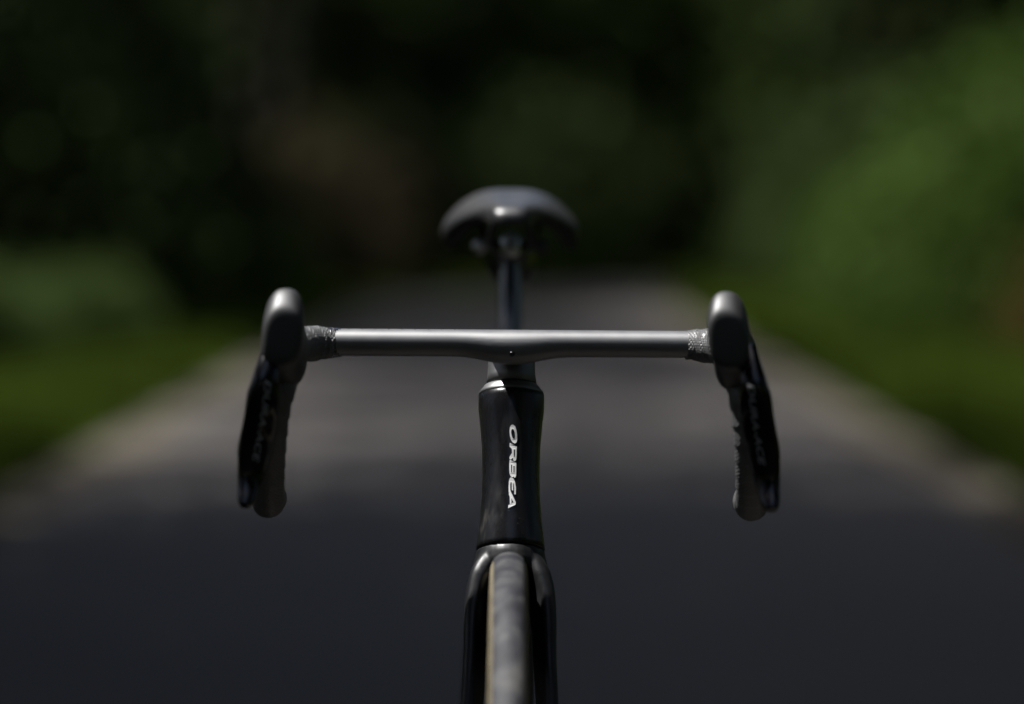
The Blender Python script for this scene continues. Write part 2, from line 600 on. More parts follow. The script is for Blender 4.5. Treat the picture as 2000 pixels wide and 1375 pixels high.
shr = [
    ('dark', -3.9, 27, 1.3, 'dark green shrub on the left verge, nearest one to the bicycle'),
    ('dark', -3.9, 32, 1.5, 'dark green shrub on the left verge behind the nearest dark one'),
    ('brown', -3.6, 40, 1.2, 'dry brown bracken on the left verge below the saddle height'),
    ('brown', -2.9, 46, 1.2, 'dry brown bracken beside the saddle, close to the lane end'),
    ('brown', -4.6, 45, 1.3, 'dry brown bracken behind the left brake hood'),
    ('mid', -2.8, 38, .65, 'low green shrub behind the left end of the handlebar'),
    ('mid', -3.5, 21.0, .45, 'small green bush at the left edge where the lawn ends'),
    ('mid', -2.95, 23.2, .42, 'small green bush on the lawn left of the left brake lever'),
    ('mid', -3.0, 33, .7, 'low green shrub just left of the left brake hood'),
    ('mid', -3.6, 28.5, .9, 'rounded green shrub at the left edge above the grass'),
    ('brown', -3.2, 49, 1.6, 'tall dry brown bracken in the wood above the left brake hood'),
    ('dark', -1.8, 50.5, 1.3, 'dark shrub straight behind the saddle at the lane end'),
    ('dark', 0.4, 54, 1.5, 'dark shrub right of the saddle at the lane end'),
    ('dark', -6.5, 50, 1.7, 'dark shrub at the far left of the wood'),
    ('dark', 9.2, 49, 1.7, 'dark shrub at the far right of the wood'),
    ('mid', 3.0, 43.5, .6, 'low green shrub between the seatpost and the right brake hood'),
    ('mid', 0.9, 50.5, .6, 'low green shrub inside the bend just right of the seatpost'),
    ('dark', 2.8, 57, 1.6, 'dark shrub under the trees inside the bend of the lane'),
    ('dark', 5.6, 46.5, 1.3, 'dark green shrub between the saddle and the right brake hood'),
    ('dark', 4.0, 41, 1.2, 'dark green shrub behind the right brake hood'),
    ('bright', 3.5, 27, 1.0, 'bright sunlit shrub on the right verge, nearest one'),
    ('bright', 3.8, 31.5, .9, 'bright sunlit shrub on the right verge, second one back'),
    ('bright', 3.8, 36, .8, 'bright sunlit shrub on the right verge, third one back'),
    ('red', 4.0, 22.5, .7, 'rusty brown bush at the right edge of the picture'),
    ('bright', 4.2, 24, 1.4, 'tall bright green bush at the right edge above the rusty one'),
]
for i, (k, x, y, s, lb) in enumerate(shr):
    place('bracken' if k in ('brown',) else 'shrub', lb, 'bush', 'undergrowth beside the lane', SHRUB[k], ('stem', 'foliage'), (x, y, -.03), i * 1.9, s)


c = np.stack([rng.uniform(-20, 22, 26000), rng.uniform(71, 76, 26000), rng.uniform(0, 1, 26000) ** 1.3 * 7], 1)
o = bpy.data.objects.new('distant_wood', leaves_mesh('distant_wood', c, .22, M['leaf_dark']))
COL.objects.link(o)
tag(o, 'dark mass of distant undergrowth filling the gaps between the tree trunks', 'wood', kind='stuff')
for sd in (-1, 1):
    c = np.stack([sd * rng.uniform(10.5, 13, 30000), rng.uniform(-32, 70, 30000), rng.uniform(0, 1, 30000) ** 1.3 * 6], 1)
    o = bpy.data.objects.new('wood_edge', leaves_mesh('wood_edge', c, .24, M['leaf_dark']))
    COL.objects.link(o)
    tag(o, f'dark leafy edge of the wood far out on the {"left" if sd < 0 else "right"} of the lane', 'wood', kind='stuff')


def grass(name, n, side, y0, y1, w0, w1, hgt):
    y = y0 + (y1 - y0) * rng.uniform(0, 1, n) ** 1.0
    x = np.array([road_cx(q) for q in y]) + side * (w0 + (w1 - w0) * rng.uniform(0, 1, n) ** 1.3)
    h = hgt * rng.uniform(.4, 1.2, n) * (1 + .5 * np.sin(y * 1.7) * np.sin(x * 2.9))
    an = rng.uniform(0, 6.283, n)
    dx, dy = np.cos(an) * .012, np.sin(an) * .012
    lx, ly = rng.normal(size=n) * h * .35, rng.normal(size=n) * h * .35
    v = np.empty((n, 3, 3))
    v[:, 0] = np.stack([x - dx, y - dy, np.full(n, -.03)], 1)
    v[:, 1] = np.stack([x + dx, y + dy, np.full(n, -.03)], 1)
    v[:, 2] = np.stack([x + lx, y + ly, h], 1)
    me = bpy.data.meshes.new(name)
    me.vertices.add(n * 3)
    me.vertices.foreach_set('co', v.reshape(-1))
    me.loops.add(n * 3)
    me.loops.foreach_set('vertex_index', np.arange(n * 3, dtype=np.int32))
    me.polygons.add(n)
    me.polygons.foreach_set('loop_start', np.arange(0, n * 3, 3, dtype=np.int32))
    me.polygons.foreach_set('loop_total', np.full(n, 3, dtype=np.int32))
    me.materials.append(M['grass'])
    me.update(calc_edges=True)
    o = bpy.data.objects.new(name, me)
    COL.objects.link(o)
    return o


tag(grass('verge_grass', 110000, -1, -10, 56, 1.86, 5.5, .16), 'green grass covering the verge left of the lane', 'grass', kind='stuff')
tag(grass('verge_grass', 110000, 1, -10, 56, 1.86, 5.5, .2), 'sunlit green grass covering the verge right of the lane', 'grass', kind='stuff')

# ================================================================== BICYCLE
# local frame: +Y runs back towards the saddle, handlebar over y = 0, wheels on z = 0
bike = empty('bicycle', (-0.006, 0, 0))
bike.rotation_euler = (0, R(0.4), R(0.2))
tag(bike, 'black road bicycle with drop handlebar seen from the front, standing on the lane', 'bicycle')

HA = R(73)
DN = np.array((0, -math.cos(HA), -math.sin(HA)))     # down the steering axis
FW = np.array((0, -math.sin(HA), math.cos(HA)))      # forward, square to it


def axis_at(z):
    return np.array((0, .105 + (z - .87) / math.tan(HA), z))


WR = .350
AX = np.array((0, -.1025, WR))        # front axle
RX = np.array((0, .885, WR))          # rear axle

# ---------------------------------------------------- handlebar (one carbon piece with the stem)
hb = Mesh()
ZT = .886
rings = []
for i in range(61):
    x = -.158 + .316 * i / 60
    k = math.exp(-(abs(x) / .030) ** 2.6)
    bot = .8625 - .0062 * k
    a = .0150 + .0022 * k
    zc, hh = (ZT + bot) / 2, (ZT - bot) / 2
    ring = []
    for j in range(28):
        th = 2 * math.pi * j / 28
        c, s_ = math.cos(th), math.sin(th)
        c = math.copysign(abs(c) ** .88, c)
        s_ = math.copysign(abs(s_) ** .88, s_)
        ring.append((x, -a * c, zc + hh * s_))
    rings.append(ring)
hb.loft(rings)
hb.sweep([(0, .0, .8690), (0, .03, .8685), (0, .06, .868), (0, .09, .8675), (0, .112, .867), (0, .124, .867)], [.019, .0195, .0205, .0215, .0205, .014], [.0135, .0135, .014, .015, .015, .011], n=20, ref=(0, 0, 1), ex=2.6)
bar = hb.build('handlebar', M['satin'], bike)
remesh(bar, .0011, 4)
# steerer shroud under the stem
sm = Mesh()
rr = []
for z, w_, d_ in ((.868, .0208, .022), (.852, .0209, .023), (.842, .0214, .024), (.834, .0228, .0255), (.8335, .020, .022)):
    c = axis_at(z)
    rr.append([c + np.array((1, 0, 0)) * w_ * math.cos(t) + FW * d_ * math.sin(t) for t in np.linspace(0, 2 * math.pi, 33)[:-1]])
sm.loft(rr)
sm.build('stem_shroud', M['satin'], bike)
cv = Mesh()
rr = []
for s_, w_ in ((.010, .0215), (.0095, .0243), (.0075, .0256), (.004, .0285), (.0012, .0293), (.0008, .028)):
    c = axis_at(.8236) - DN * s_
    rr.append([c + np.array((1, 0, 0)) * w_ * math.cos(t) + FW * w_ * 1.02 * math.sin(t) for t in np.linspace(0, 2 * math.pi, 49)[:-1]])
cv.loft(rr)
cv.build('headset_cover', M['satin'], bike)
rg = Mesh()
rr = []
for s_, w_ in ((.0011, .0275), (.0011, .0290), (.0, .0294), (-.0004, .0285)):
    c = axis_at(.8236) - DN * s_
    rr.append([c + np.array((1, 0, 0)) * w_ * math.cos(t) + FW * w_ * 1.02 * math.sin(t) for t in np.linspace(0, 2 * math.pi, 49)[:-1]])
rg.loft(rr)
rg.build('headset_ring', M['dark_steel'], bike)

# bolt in the middle of the bar
bo = Mesh()
bz = .8655
bo.loft([[(r * math.cos(t), y, bz + r * math.sin(t)) for t in np.linspace(0, 2 * math.pi, 17)[:-1]] for r, y in ((.0023, -.0155), (.0024, -.0177), (.0019, -.0181), (.0013, -.0174), (.0012, -.0162))])
bolt = bo.build('bolt', M['dark_steel'], bar)
# printed scale marks on the left half of the bar top
for i in range(9):
    x = -.142 + .0115 * i
    mk = Mesh()
    mk.box((x, -.0035, ZT - .0003), (.0007, .0009, .00035))
    mk.build('scale_mark', M['mark'], bar)

# drops, tape, levers ------------------------------------------------------
SIDE = {
    -1: dict(tape=.150, hoodx=.1880, toe=0.002, lev0=.2025),
    1: dict(tape=.147, hoodx=.1765, toe=.013, lev0=.1975),
}


def drop_path(s):
    pts = [(.146, 0, .8740), (.158, -.003, .8738), (.170, -.011, .8735), (.181, -.030, .873), (.187, -.052, .870), (.191, -.072, .861), (.195, -.085, .844),
           (.199, -.088, .822), (.203, -.078, .790), (.206, -.052, .757), (.208, -.018, .738), (.2095, .02, .7345), (.211, .065, .7335)]
    return catmull([(s * (x + (.002 if s < 0 and z < .83 else 0)), y, z) for x, y, z in pts], 14)


for s in (-1, 1):
    q = SIDE[s]
    pth = drop_path(s)
    inner = Mesh()
    inner.sweep(pth, .0112, n=16, ref=(0, 0, 1))
    tube = inner.build('drop_tube', M['satin'], bar)
    L = [0.0]
    for i in range(1, len(pth)):
        L.append(L[-1] + float(np.linalg.norm(np.array(pth[i]) - np.array(pth[i - 1]))))
    t0 = q['tape'] - .146 + .004
    # resample finely for the wraps
    ls = np.arange(t0, L[-1], .0011)
    fine = [np.array([np.interp(l, L, [p[c] for p in pth]) for c in range(3)]) for l in ls]
    pitch = .0165

    def rad(l):
        return lerp_tab([(t0, .0124), (t0 + .010, .0138), (t0 + .022, .0153), (t0 + .035, .0148), (.12, .0142), (.2, .0140), (1, .0140)], l)

    def wrap(ln, th):
        fr = ((ln / pitch) + s * th / (2 * math.pi)) % 1.0
        return 1.0 + .075 * (fr if fr < .86 else (1 - fr) / .14 * .86) - .03

    tp = Mesh()
    tp.sweep(fine, [rad(l) for l in ls], n=40, ref=(0, 0, 1), rfun=wrap)
    to_ = tp.build('bar_tape', M['tape'], bar)
    uv = to_.data.uv_layers.new(name='wrap')
    for lp in to_.data.loops:
        k_, j_ = divmod(lp.vertex_index, 40)
        uv.data[lp.index].uv = (k_ * .0011, abs(j_ / 20 - 1) * math.pi * .0145)
    # vinyl finishing strip: a few uneven layers
    vf = Mesh()
    lv = np.linspace(t0 - .006, t0 + .0075, 16)
    vp = [np.array([np.interp(l, L, [p[c] for p in pth]) for c in range(3)]) for l in lv]
    vf.sweep(vp, [.0121 + .0010 * min(1, i / 9) + .00025 * ((i * 7) % 3 - 1) for i in range(16)], n=32, ref=(0, 0, 1))
    vf.build('finishing_strip', M['vinyl'], bar)
    cp = Mesh()
    e_ = np.array(pth[-1])
    cp.sweep([e_ + np.array((0, d, 0)) for d in (0, .003, .006)], [.0148, .0146, .010], n=24, ref=(0, 0, 1))
    cp.build('end_plug', M['rubber'], bar)

    # ---- brake and shift lever
    hx, toe = q['hoodx'], q['toe']
    # sections of the hood: y, x centre, half width top, half width bottom, z top, z bottom
    # (last value: how far the top leans forward of the bottom)
    secs = [(-.030, hx + toe + .001, .0105, .0115, .8875, .855, 0), (-.045, hx + toe + .001, .0165, .0195, .8925, .846, 0), (-.062, hx + toe * .9, .0172, .0200, .8950, .838, 0),
            (-.080, hx + toe * .75, .0172, .0200, .8975, .836, 0), (-.098, hx + toe * .55, .0170, .0192, .9020, .841, 0), (-.114, hx + toe * .35, .0167, .0184, .9090, .849, .001),
            (-.128, hx + toe * .18, .0168, .0180, .9180, .854, .002), (-.139, hx + toe * .05, .0170, .0178, .9238, .856, .003), (-.147, hx - toe * .02, .0170, .0177, .9238, .856, .004),
            (-.155, hx - toe * .08, .0172, .0176, .9190, .857, .004), (-.162, hx - toe * .1, .0171, .0174, .9125, .857, .004), (-.167, hx - toe * .1, .0163, .0168, .9070, .859, .002), (-.1685, hx - toe * .1, .0120, .0128, .9010, .865, 0)]
    rings = []
    for (y, xc, wt, wb, zt, zb, fw) in secs:
        ring = []
        zc, hh = (zt + zb) / 2, (zt - zb) / 2
        for j in range(24):
            th = 2 * math.pi * j / 24
            c, s_ = math.cos(th), math.sin(th)
            top_ = max(0.0, s_)
            c = math.copysign(abs(c) ** (.70 + .05 * top_), c)
            s_ = math.copysign(abs(s_) ** (.80 + .08 * top_), s_)
            f = (s_ + 1) / 2
            wd = wb + (wt - wb) * f
            lean = .0048 * (1 - f)
            ring.append((s * (xc + lean + wd * c), y - fw * (f - .5), zc + hh * s_))
        rings.append(ring)
    hd = Mesh()
    hd.loft(rings)
    lever = hd.build('shift_lever', M['rubber'], bike)
    subsurf(lever, 2)
    # lever body under the hood (hard pivot housing)
    # blade: t, x, y, z, half width, bulge
    B = [(.1970, -.146, .8760, .0070, .006), (.1982, -.158, .8640, .0085, .006), (.2000, -.1655, .850, .0108, .006), (.2015, -.1660, .837, .0130, .0052),
         (.2038, -.162, .821, .0138, .0045), (.2072, -.155, .803, .0140, .004), (.2105, -.1515, .785, .0132, .004), (.2130, -.150, .769, .0112, .0045),
         (.2148, -.152, .757, .0092, .005), (.2160, -.157, .7485, .0078, .005), (.2166, -.160, .7435, .0050, .004)]
    dx0 = q['lev0'] - .2005
    Bp = catmull([b for b in B], 5)
    rings = []
    for k, b in enumerate(Bp):
        k0, k1 = Bp[max(k - 1, 0)], Bp[min(k + 1, len(Bp) - 1)]
        t = np.array((s * (k1[0] - k0[0]), k1[1] - k0[1], k1[2] - k0[2]))
        t /= np.linalg.norm(t)
        xs = np.array((1, -.22 * s, 0.0))      # face turned a little inward
        xs = xs - t * np.dot(xs, t)
        xs /= np.linalg.norm(xs)
        nn = np.cross(t, xs)
        if nn[1] > 0: nn = -nn
        C = np.array((s * (b[0] + dx0 + .0015), b[1], b[2]))
        ring = []
        for j in range(20):
            th = 2 * math.pi * j / 20
            c, s_ = math.cos(th), math.sin(th)
            c = math.copysign(abs(c) ** .8, c)
            ring.append(C + xs * b[3] * c + nn * (b[4] * s_ if s_ > 0 else .0065 * s_))
        rings.append(ring)
    bl = Mesh()
    bl.loft(rings)
    blade = bl.build('brake_blade', M['gloss'], lever)
    # lettering on the blade
    cu = bpy.data.curves.new('lettering', 'FONT')
    cu.body = 'DURA-ACE'
    cu.size = 1
    cu.shear = .25
    cu.offset = 0.012
    cu.resolution_u = 3
    to = bpy.data.objects.new('lettering', cu)
    COL.objects.link(to)
    bpy.context.view_layer.update()
    me = bpy.data.meshes.new_from_object(to)
    bpy.data.objects.remove(to)
    bm = bmesh.new()
    bm.from_mesh(me)
    bmesh.ops.triangulate(bm, faces=bm.faces)
    bmesh.ops.subdivide_edges(bm, edges=[e for e in bm.edges if e.calc_length() > .25], cuts=2)
    xs_ = [v.co.x for v in bm.verts]
    x0, x1 = min(xs_), max(xs_)
    zs = [b[2] for b in Bp]
    for v in bm.verts:
        u = (v.co.x - x0) / (x1 - x0)
        z = .8475 - u * (.8475 - .780)
        i = int(np.argmin([abs(zz - z) for zz in zs]))
        f = 0.0
        i = min(max(i, 1), len(Bp) - 2)
        # interpolate between neighbours by z
        if z > zs[i]: i0, i1 = i - 1, i
        else: i0, i1 = i, i + 1
        f = 0 if zs[i0] == zs[i1] else (zs[i0] - z) / (zs[i0] - zs[i1])
        lat = (v.co.y - .35) / .7 * .0052 - s * .0015   # across the blade

        def surf(ii):
            rg_ = rings[ii]
            C = np.mean(np.array(rg_), axis=0)
            top = np.array(rg_[5])
            side_v = np.array(rg_[0]) - np.array(rg_[10])
            wd = np.linalg.norm(side_v) / 2
            side_v /= np.linalg.norm(side_v)
            mid = (np.array(rg_[0]) + np.array(rg_[10])) / 2
            hgt = top - mid
            k = min(abs(lat) / wd, .99)
            return mid + side_v * lat * (1 if side_v[0] > 0 else -1) + hgt * math.sqrt(1 - k ** 2.5) + hgt / np.linalg.norm(hgt) * .0005
        p = surf(i0) * (1 - f) + surf(i1) * f
        v.co = p
    bm.to_mesh(me)
    bm.free()
    me.materials.clear()
    me.materials.append(M['greytext'])
    lt = bpy.data.objects.new('lettering', me)
    COL.objects.link(lt)
    lt.parent = lever
    # shift buttons on the outer flank
    for (za, zb, o_, th_) in ((.846, .811, .0110, .0042), (.809, .780, .0116, .0042)):
        bt = Mesh()
        pp, wa = [], []
        for k in range(9):
            z = za + (zb - za) * k / 8
            xb = np.interp(-z, [-b[2] for b in Bp], [b[0] for b in Bp])
            yb = np.interp(-z, [-b[2] for b in Bp], [b[1] for b in Bp])
            pp.append((s * (xb + dx0 + o_), yb + .012, z))
        bt.sweep(pp, [.003, .0075, .0095, .0102, .0105, .0102, .0098, .0085, .004], [.002, th_, th_ + .0006, th_ + .0008, th_ + .0008, th_ + .0008, th_ + .0005, th_, .002], n=14, ref=(1, 0, 0), ex=2.5)
        bt.build('shift_button', M['button'], lever)

# ---------------------------------------------------- head tube
HT_W = [(.690, .0304), (.697, .0299), (.7150, .0275), (.738, .0258), (.757, .0254), (.779, .0260), (.800, .0278), (.812, .0293), (.8236, .0293)]
HT_F = .0345


def ht_section(z, n=48):
    wd = lerp_tab(HT_W, z)
    c = axis_at(z)
    out = []
    for t in np.linspace(0, 2 * math.pi, n + 1)[:-1]:
        cc, ss = math.cos(t), math.sin(t)
        fd = HT_F * (wd / .030) ** .6 if ss > 0 else .036
        out.append(c + np.array((1, 0, 0)) * wd * math.copysign(abs(cc) ** .92, cc) + FW * fd * math.copysign(abs(ss) ** 1.0, ss))
    return out


ht = Mesh()
zs_ = np.linspace(.6905, .8230, 34)
rings = [ht_section(z) for z in zs_]
ctr = lambda z: axis_at(z)
rings = [[ctr(zs_[0]) + (p - ctr(zs_[0])) * .97 - DN * -.0007 for p in rings[0]]] + rings + [[ctr(zs_[-1]) + (p - ctr(zs_[-1])) * .96 - DN * .0009 for p in rings[-1]]]
ht.loft(rings)
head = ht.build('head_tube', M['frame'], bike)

# white lettering down the head tube: outlines traced letter by letter, reading downwards
LET = [
    ([(290, 137), (318, 158), (335, 205), (345, 265), (346, 325), (338, 368), (315, 385), (288, 373), (263, 338), (248, 285), (243, 225), (248, 172), (265, 143)],
     [[(284, 193), (300, 205), (313, 240), (318, 290), (313, 318), (302, 326), (285, 312), (272, 280), (265, 240), (269, 207)]]),
    ([(247, 378), (340, 424), (339, 520), (334, 590), (322, 615), (305, 618), (292, 605), (287, 570), (262, 600), (241, 588), (243, 560), (276, 510), (274, 458), (242, 425)],
     [[(300, 462), (317, 466), (316, 540), (312, 562), (303, 562), (299, 540)]]),
    ([(247, 600), (333, 640), (333, 740), (330, 810), (322, 836), (306, 838), (296, 822), (280, 834), (258, 820), (243, 780), (240, 700), (240, 640)],
     [[(264, 664), (278, 668), (276, 750), (273, 770), (265, 766), (262, 730)], [(295, 680), (311, 684), (310, 760), (304, 776), (296, 764)]]),
    ([(262, 832), (292, 846), (316, 890), (328, 960), (327, 1060), (306, 1058), (307, 980), (300, 925), (290, 905), (291, 1008), (274, 1004), (272, 900), (258, 896), (252, 930), (252, 1000), (262, 1030), (232, 1032), (231, 960), (236, 880), (246, 845)], []),
    ([(236, 1033), (262, 1030), (325, 1160), (324, 1196), (224, 1245), (226, 1205), (248, 1190), (246, 1090), (233, 1062)],
     [[(268, 1110), (268, 1178), (294, 1162)]]),
]
cu = bpy.data.curves.new('lettering', 'CURVE')
cu.dimensions = '2D'
cu.fill_mode = 'BOTH'


def dense(poly):
    out = []
    for i, a in enumerate(poly):
        b = poly[(i + 1) % len(poly)]
        k = max(1, int(math.hypot(b[0] - a[0], b[1] - a[1]) / 22))
        for j in range(k):
            out.append((a[0] + (b[0] - a[0]) * j / k, a[1] + (b[1] - a[1]) * j / k))
    return out


for o_, holes in LET:
    for poly in [o_] + holes:
        d = dense(poly)
        sp = cu.splines.new('POLY')
        sp.points.add(len(d) - 1)
        for pt, (a, b) in zip(sp.points, d):
            pt.co = (a, b, 0, 1)
        sp.use_cyclic_u = True
to = bpy.data.objects.new('lettering', cu)
COL.objects.link(to)
bpy.context.view_layer.update()
me = bpy.data.meshes.new_from_object(to)
bpy.data.objects.remove(to)
for v in me.vertices:
    X, Y = 960 + v.co.x / 6.878, 810 + v.co.y / 6.878
    xl = (X - (999.3 - (Y - 770) * .0065)) * 3.385 / 7500
    # height along the front of the tube
    z = .8192 - (Y - 768) / (1066 - 768) * (.8236 - .690)
    wd = lerp_tab(HT_W, z)
    fd = HT_F * (wd / .030) ** .6
    v.co = tuple(axis_at(z) + np.array((1, 0, 0)) * xl + FW * (fd * math.sqrt(max(0, 1 - abs(xl / wd) ** 2.1)) + .0005))
me.materials.clear()
me.materials.append(M['white'])
lt = bpy.data.objects.new('lettering', me)
COL.objects.link(lt)
lt.parent = head

# ---------------------------------------------------- rest of the frame
BB = np.array((0, .475, .272))
ST_TOP = np.array((0, .620, .765))


def tube(name, pts, ra, rb, ex=2.4, parent=bike, material=None, ref=(1, 0, 0), n=20):
    mb = Mesh()
    pth = catmull(pts, 6)
    k = len(pth)
    fa = [np.interp(i / (k - 1), np.linspace(0, 1, len(ra)), ra) for i in range(k)]
    fb = [np.interp(i / (k - 1), np.linspace(0, 1, len(rb)), rb) for i in range(k)]
    mb.sweep(pth, fa, fb, n=n, ref=ref, ex=ex)
    return mb.build(name, material or M['frame'], parent)


tube('top_tube', [axis_at(.795), (0, .35, .790), ST_TOP - (0, 0, .012)], [.024, .017, .014], [.019, .016, .014])
tube('down_tube', [axis_at(.722), (0, .27, .485), BB], [.030, .031, .028], [.022, .024, .030])
tube('seat_tube', [BB, (0, .545, .515), ST_TOP], [.022, .019, .017], [.016, .014, .014], ref=(1, 0, 0))
for s in (-1, 1):
    tube('seat_stay', [(s * .010, .603, .70), (s * .032, .68, .60), (s * .044, .79, .46), RX + (s * .064, -.01, .02)], [.009, .0085, .007, .007], [.007, .006, .006, .006])
    tube('chain_stay', [BB + (s * .030, .02, -.002), (s * .046, .66, .298), RX + (s * .066, -.02, 0)], [.016, .014, .010], [.012, .009, .008])
mb = Mesh()
mb.cyl(BB - (.043, 0, 0), BB + (.043, 0, 0), .023, n=28)
mb.build('bottom_bracket', M['frame'], bike)

# ---------------------------------------------------- fork
fk = Mesh()
# crown: loft of sections square to the steering axis, from under the head tube down
rr = []
for z, w_, f_, b_ in ((.6892, .0302, .0345, .034), (.684, .0310, .0365, .034), (.677, .0328, .0370, .033), (.671, .0345, .034, .030)):
    c = axis_at(z)
    rr.append([c + np.array((1, 0, 0)) * w_ * math.cos(t) + FW * (f_ if math.sin(t) > 0 else b_) * math.sin(t) for t in np.linspace(0, 2 * math.pi, 33)[:-1]])
fk.loft(rr)
for s in (-1, 1):
    pts = [(s * .0080, .0465, .676), (s * .0170, .0420, .6705), (s * .0232, .0370, .6610), (s * .0275, .030, .646), (s * .0298, .020, .625), (s * .0312, .005, .585), (s * .0385, -.040, .480), (s * .0480, -.083, .385), (s * .0500, -.1015, .345)]
    pth = catmull(pts, 8)
    k = len(pth)
    tt = np.linspace(0, 1, len(pts))
    fa = [np.interp(i / (k - 1), tt, [.011, .0115, .0110, .0100, .0088, .0078, .0075, .007, .006]) for i in range(k)]
    fb = [np.interp(i / (k - 1), tt, [.026, .029, .030, .029, .027, .026, .021, .015, .012]) for i in range(k)]
    fk.sweep(pth, fb, fa, n=24, ref=(1, 0, 0), ex=2.8)
fork = fk.build('fork', M['fork'], bike)
remesh(fork, .0013, 6)


# ---------------------------------------------------- wheels
def wheel(name, C, rear=False):
    e = empty(name, tuple(C), bike)
    z = (0, 0, 0)
    rt = .0158
    rc = WR - rt
    tr = Mesh()
    prof = []
    for a in np.linspace(-53, 53, 25):
        k = rt + .0005
        prof.append((k * math.sin(R(a)), rc + k * math.cos(R(a))))
    for a in np.linspace(53, -53, 9):
        k = rt - .002
        prof.append((k * math.sin(R(a)), rc + k * math.cos(R(a))))
    tr.revolve_x(prof, z, 160)
    tr.build('tyre_tread', M['tread'], e)
    for s in (-1, 1):
        sw = Mesh()
        prof = [(s * rt * math.sin(R(a)), rc + rt * math.cos(R(a))) for a in np.linspace(51, 142, 12)]
        prof += [(s * (rt - .002) * math.sin(R(a)), rc + (rt - .002) * math.cos(R(a))) for a in np.linspace(142, 51, 12)]
        sw.revolve_x(prof, z, 160)
        sw.build('tyre_sidewall', M['tan'], e)
    rm = Mesh()
    prof = [(-.0125, .3165), (-.0140, .308), (-.0142, .295), (-.0110, .275), (-.0055, .264), (0, .262), (.0055, .264), (.0110, .275), (.0142, .295), (.0140, .308), (.0125, .3165), (.009, .311), (-.009, .311)]
    rm.revolve_x(prof, z, 120)
    rm.build('rim', M['rim'], e)
    hu = Mesh()
    prof = [(-.048, .004), (-.048, .010), (-.032, .011), (-.031, .022), (-.027, .022), (-.024, .012), (.024, .012), (.027, .022), (.031, .022), (.032, .011), (.048, .010), (.048, .004)]
    hu.revolve_x(prof, z, 32)
    hu.build('hub', M['rim'], e)
    sd = None
    for i in range(24):
        s = 1 if i % 2 else -1
        a = 2 * math.pi * i / 24
        a2 = a + (R(55) if (i // 2) % 2 else R(-55))
        sp_ = Mesh()
        p0 = np.array((s * .029, .021 * math.cos(a2), .021 * math.sin(a2)))
        p1 = np.array((s * .003, .268 * math.cos(a), .268 * math.sin(a)))
        sp_.cyl(p0, p1, .0011, n=6)
        sp_.build('spoke', M['dark_steel'], e)
    ro = Mesh()
    prof = [(-.038, .052), (-.038, .080), (-.0362, .080), (-.0362, .052)]
    prof = [(-x, r) for x, r in prof]      # rotor on the bicycle's left, image right
    ro.revolve_x(prof, z, 60)
    ro.revolve_x([(.0380, .016), (.0380, .030), (.0362, .030), (.0362, .016)], z, 30)
    for i in range(6):
        a = i * math.pi / 3
        ro.cyl((.0371, .028 * math.cos(a), .028 * math.sin(a)), (.0371, .054 * math.cos(a + .35), .054 * math.sin(a + .35)), .0018, n=6)
    ro.build('brake_rotor', M['silver'], e)
    if rear:
        cs = Mesh()
        for i in range(11):
            r = .022 + .0027 * i
            x = -.042 + .0037 * i * .42
            rg_ = []
            nt_ = 12 + 2 * i
            pr = []
            for j in range(nt_ * 2):
                t = math.pi * j / nt_
                q_ = r + (.0016 if j % 2 else -.0016)
                pr.append((q_ * math.cos(t), q_ * math.sin(t)))
            cs.loft([[(x, a, b) for a, b in pr], [(x + .0012, a, b) for a, b in pr]])
        cs.build('cassette', M['silver'], e)
    return e


fw_ = wheel('front_wheel', AX)
fw_.location.x -= .0018
fw_.rotation_euler = (0, 0, R(-.2))
wheel('rear_wheel', RX, True)

# brake callipers
for nm, c in (('brake_caliper', AX + (.040, .045, .070)), ('brake_caliper', RX + (.045, -.075, .030))):
    mb = Mesh()
    mb.box(c, (.011, .014, .030))
    bevel(mb.build(nm, M['satin'], bike, False), .005, 3)

# ---------------------------------------------------- cranks, chain, pedals
cr = empty('crankset', tuple(BB), bike)
ch = Mesh()
pr = []
nt_ = 52
for j in range(nt_ * 2):
    t = math.pi * j / nt_
    q_ = .104 + (.0022 if j % 2 else -.0022)
    pr.append((q_ * math.cos(t), q_ * math.sin(t)))
hole = [(p[0] * .84, p[1] * .84) for p in pr]
ch.loft([[(-.0445, *p) for p in pr], [(-.0425, *p) for p in pr], [(-.0425, *p) for p in hole], [(-.0445, *p) for p in hole]], closed=True)
for i in range(4):
    a = i * math.pi / 2 + .5
    ch.cyl((-.0435, .01 * math.cos(a), .01 * math.sin(a)), (-.0435, .09 * math.cos(a), .09 * math.sin(a)), .0075, .005, n=10)
ch.build('chainring', M['dark_steel'], cr)
ca = R(25)
for s in (-1, 1):
    d = np.array((0, -math.cos(ca) * -s, math.sin(ca) * s * -1.0))
    mb = Mesh()
    mb.sweep([np.array((s * .046, 0, 0)), np.array((s * .058, 0, 0)) + d * .03, np.array((s * .066, 0, 0)) + d * .10, np.array((s * .068, 0, 0)) + d * .18], [.019, .016, .013, .012], [.009, .009, .008, .007], n=16, ref=(1, 0, 0), ex=2.6)
    mb.build('crank_arm', M['gloss'], cr)
    c = np.array((s * .115, 0, 0)) + d * .1725
    pe = Mesh()
    pe.cyl(c - (s * .045, 0, 0), c + (s * .01, 0, 0), .0065, n=12)
    pe.box(c, (.026, .034, .006))
    bevel(pe.build('pedal', M['satin'], cr, False), .003, 2)
cn = Mesh()
path = []
for t in np.linspace(R(95), R(265), 24):
    path.append(BB + (-.0435, .104 * math.cos(t), .104 * math.sin(t)))
path += [RX + (-.036, -.005, -.125), RX + (-.036, .015, -.125), RX + (-.036, .035, -.065), RX + (-.036, .038, -.03), RX + (-.036, .036, .0)]
for t in np.linspace(R(0), R(95), 10):
    path.append(RX + (-.036, .038 * math.cos(t), .038 * math.sin(t)))
path.append(path[0])
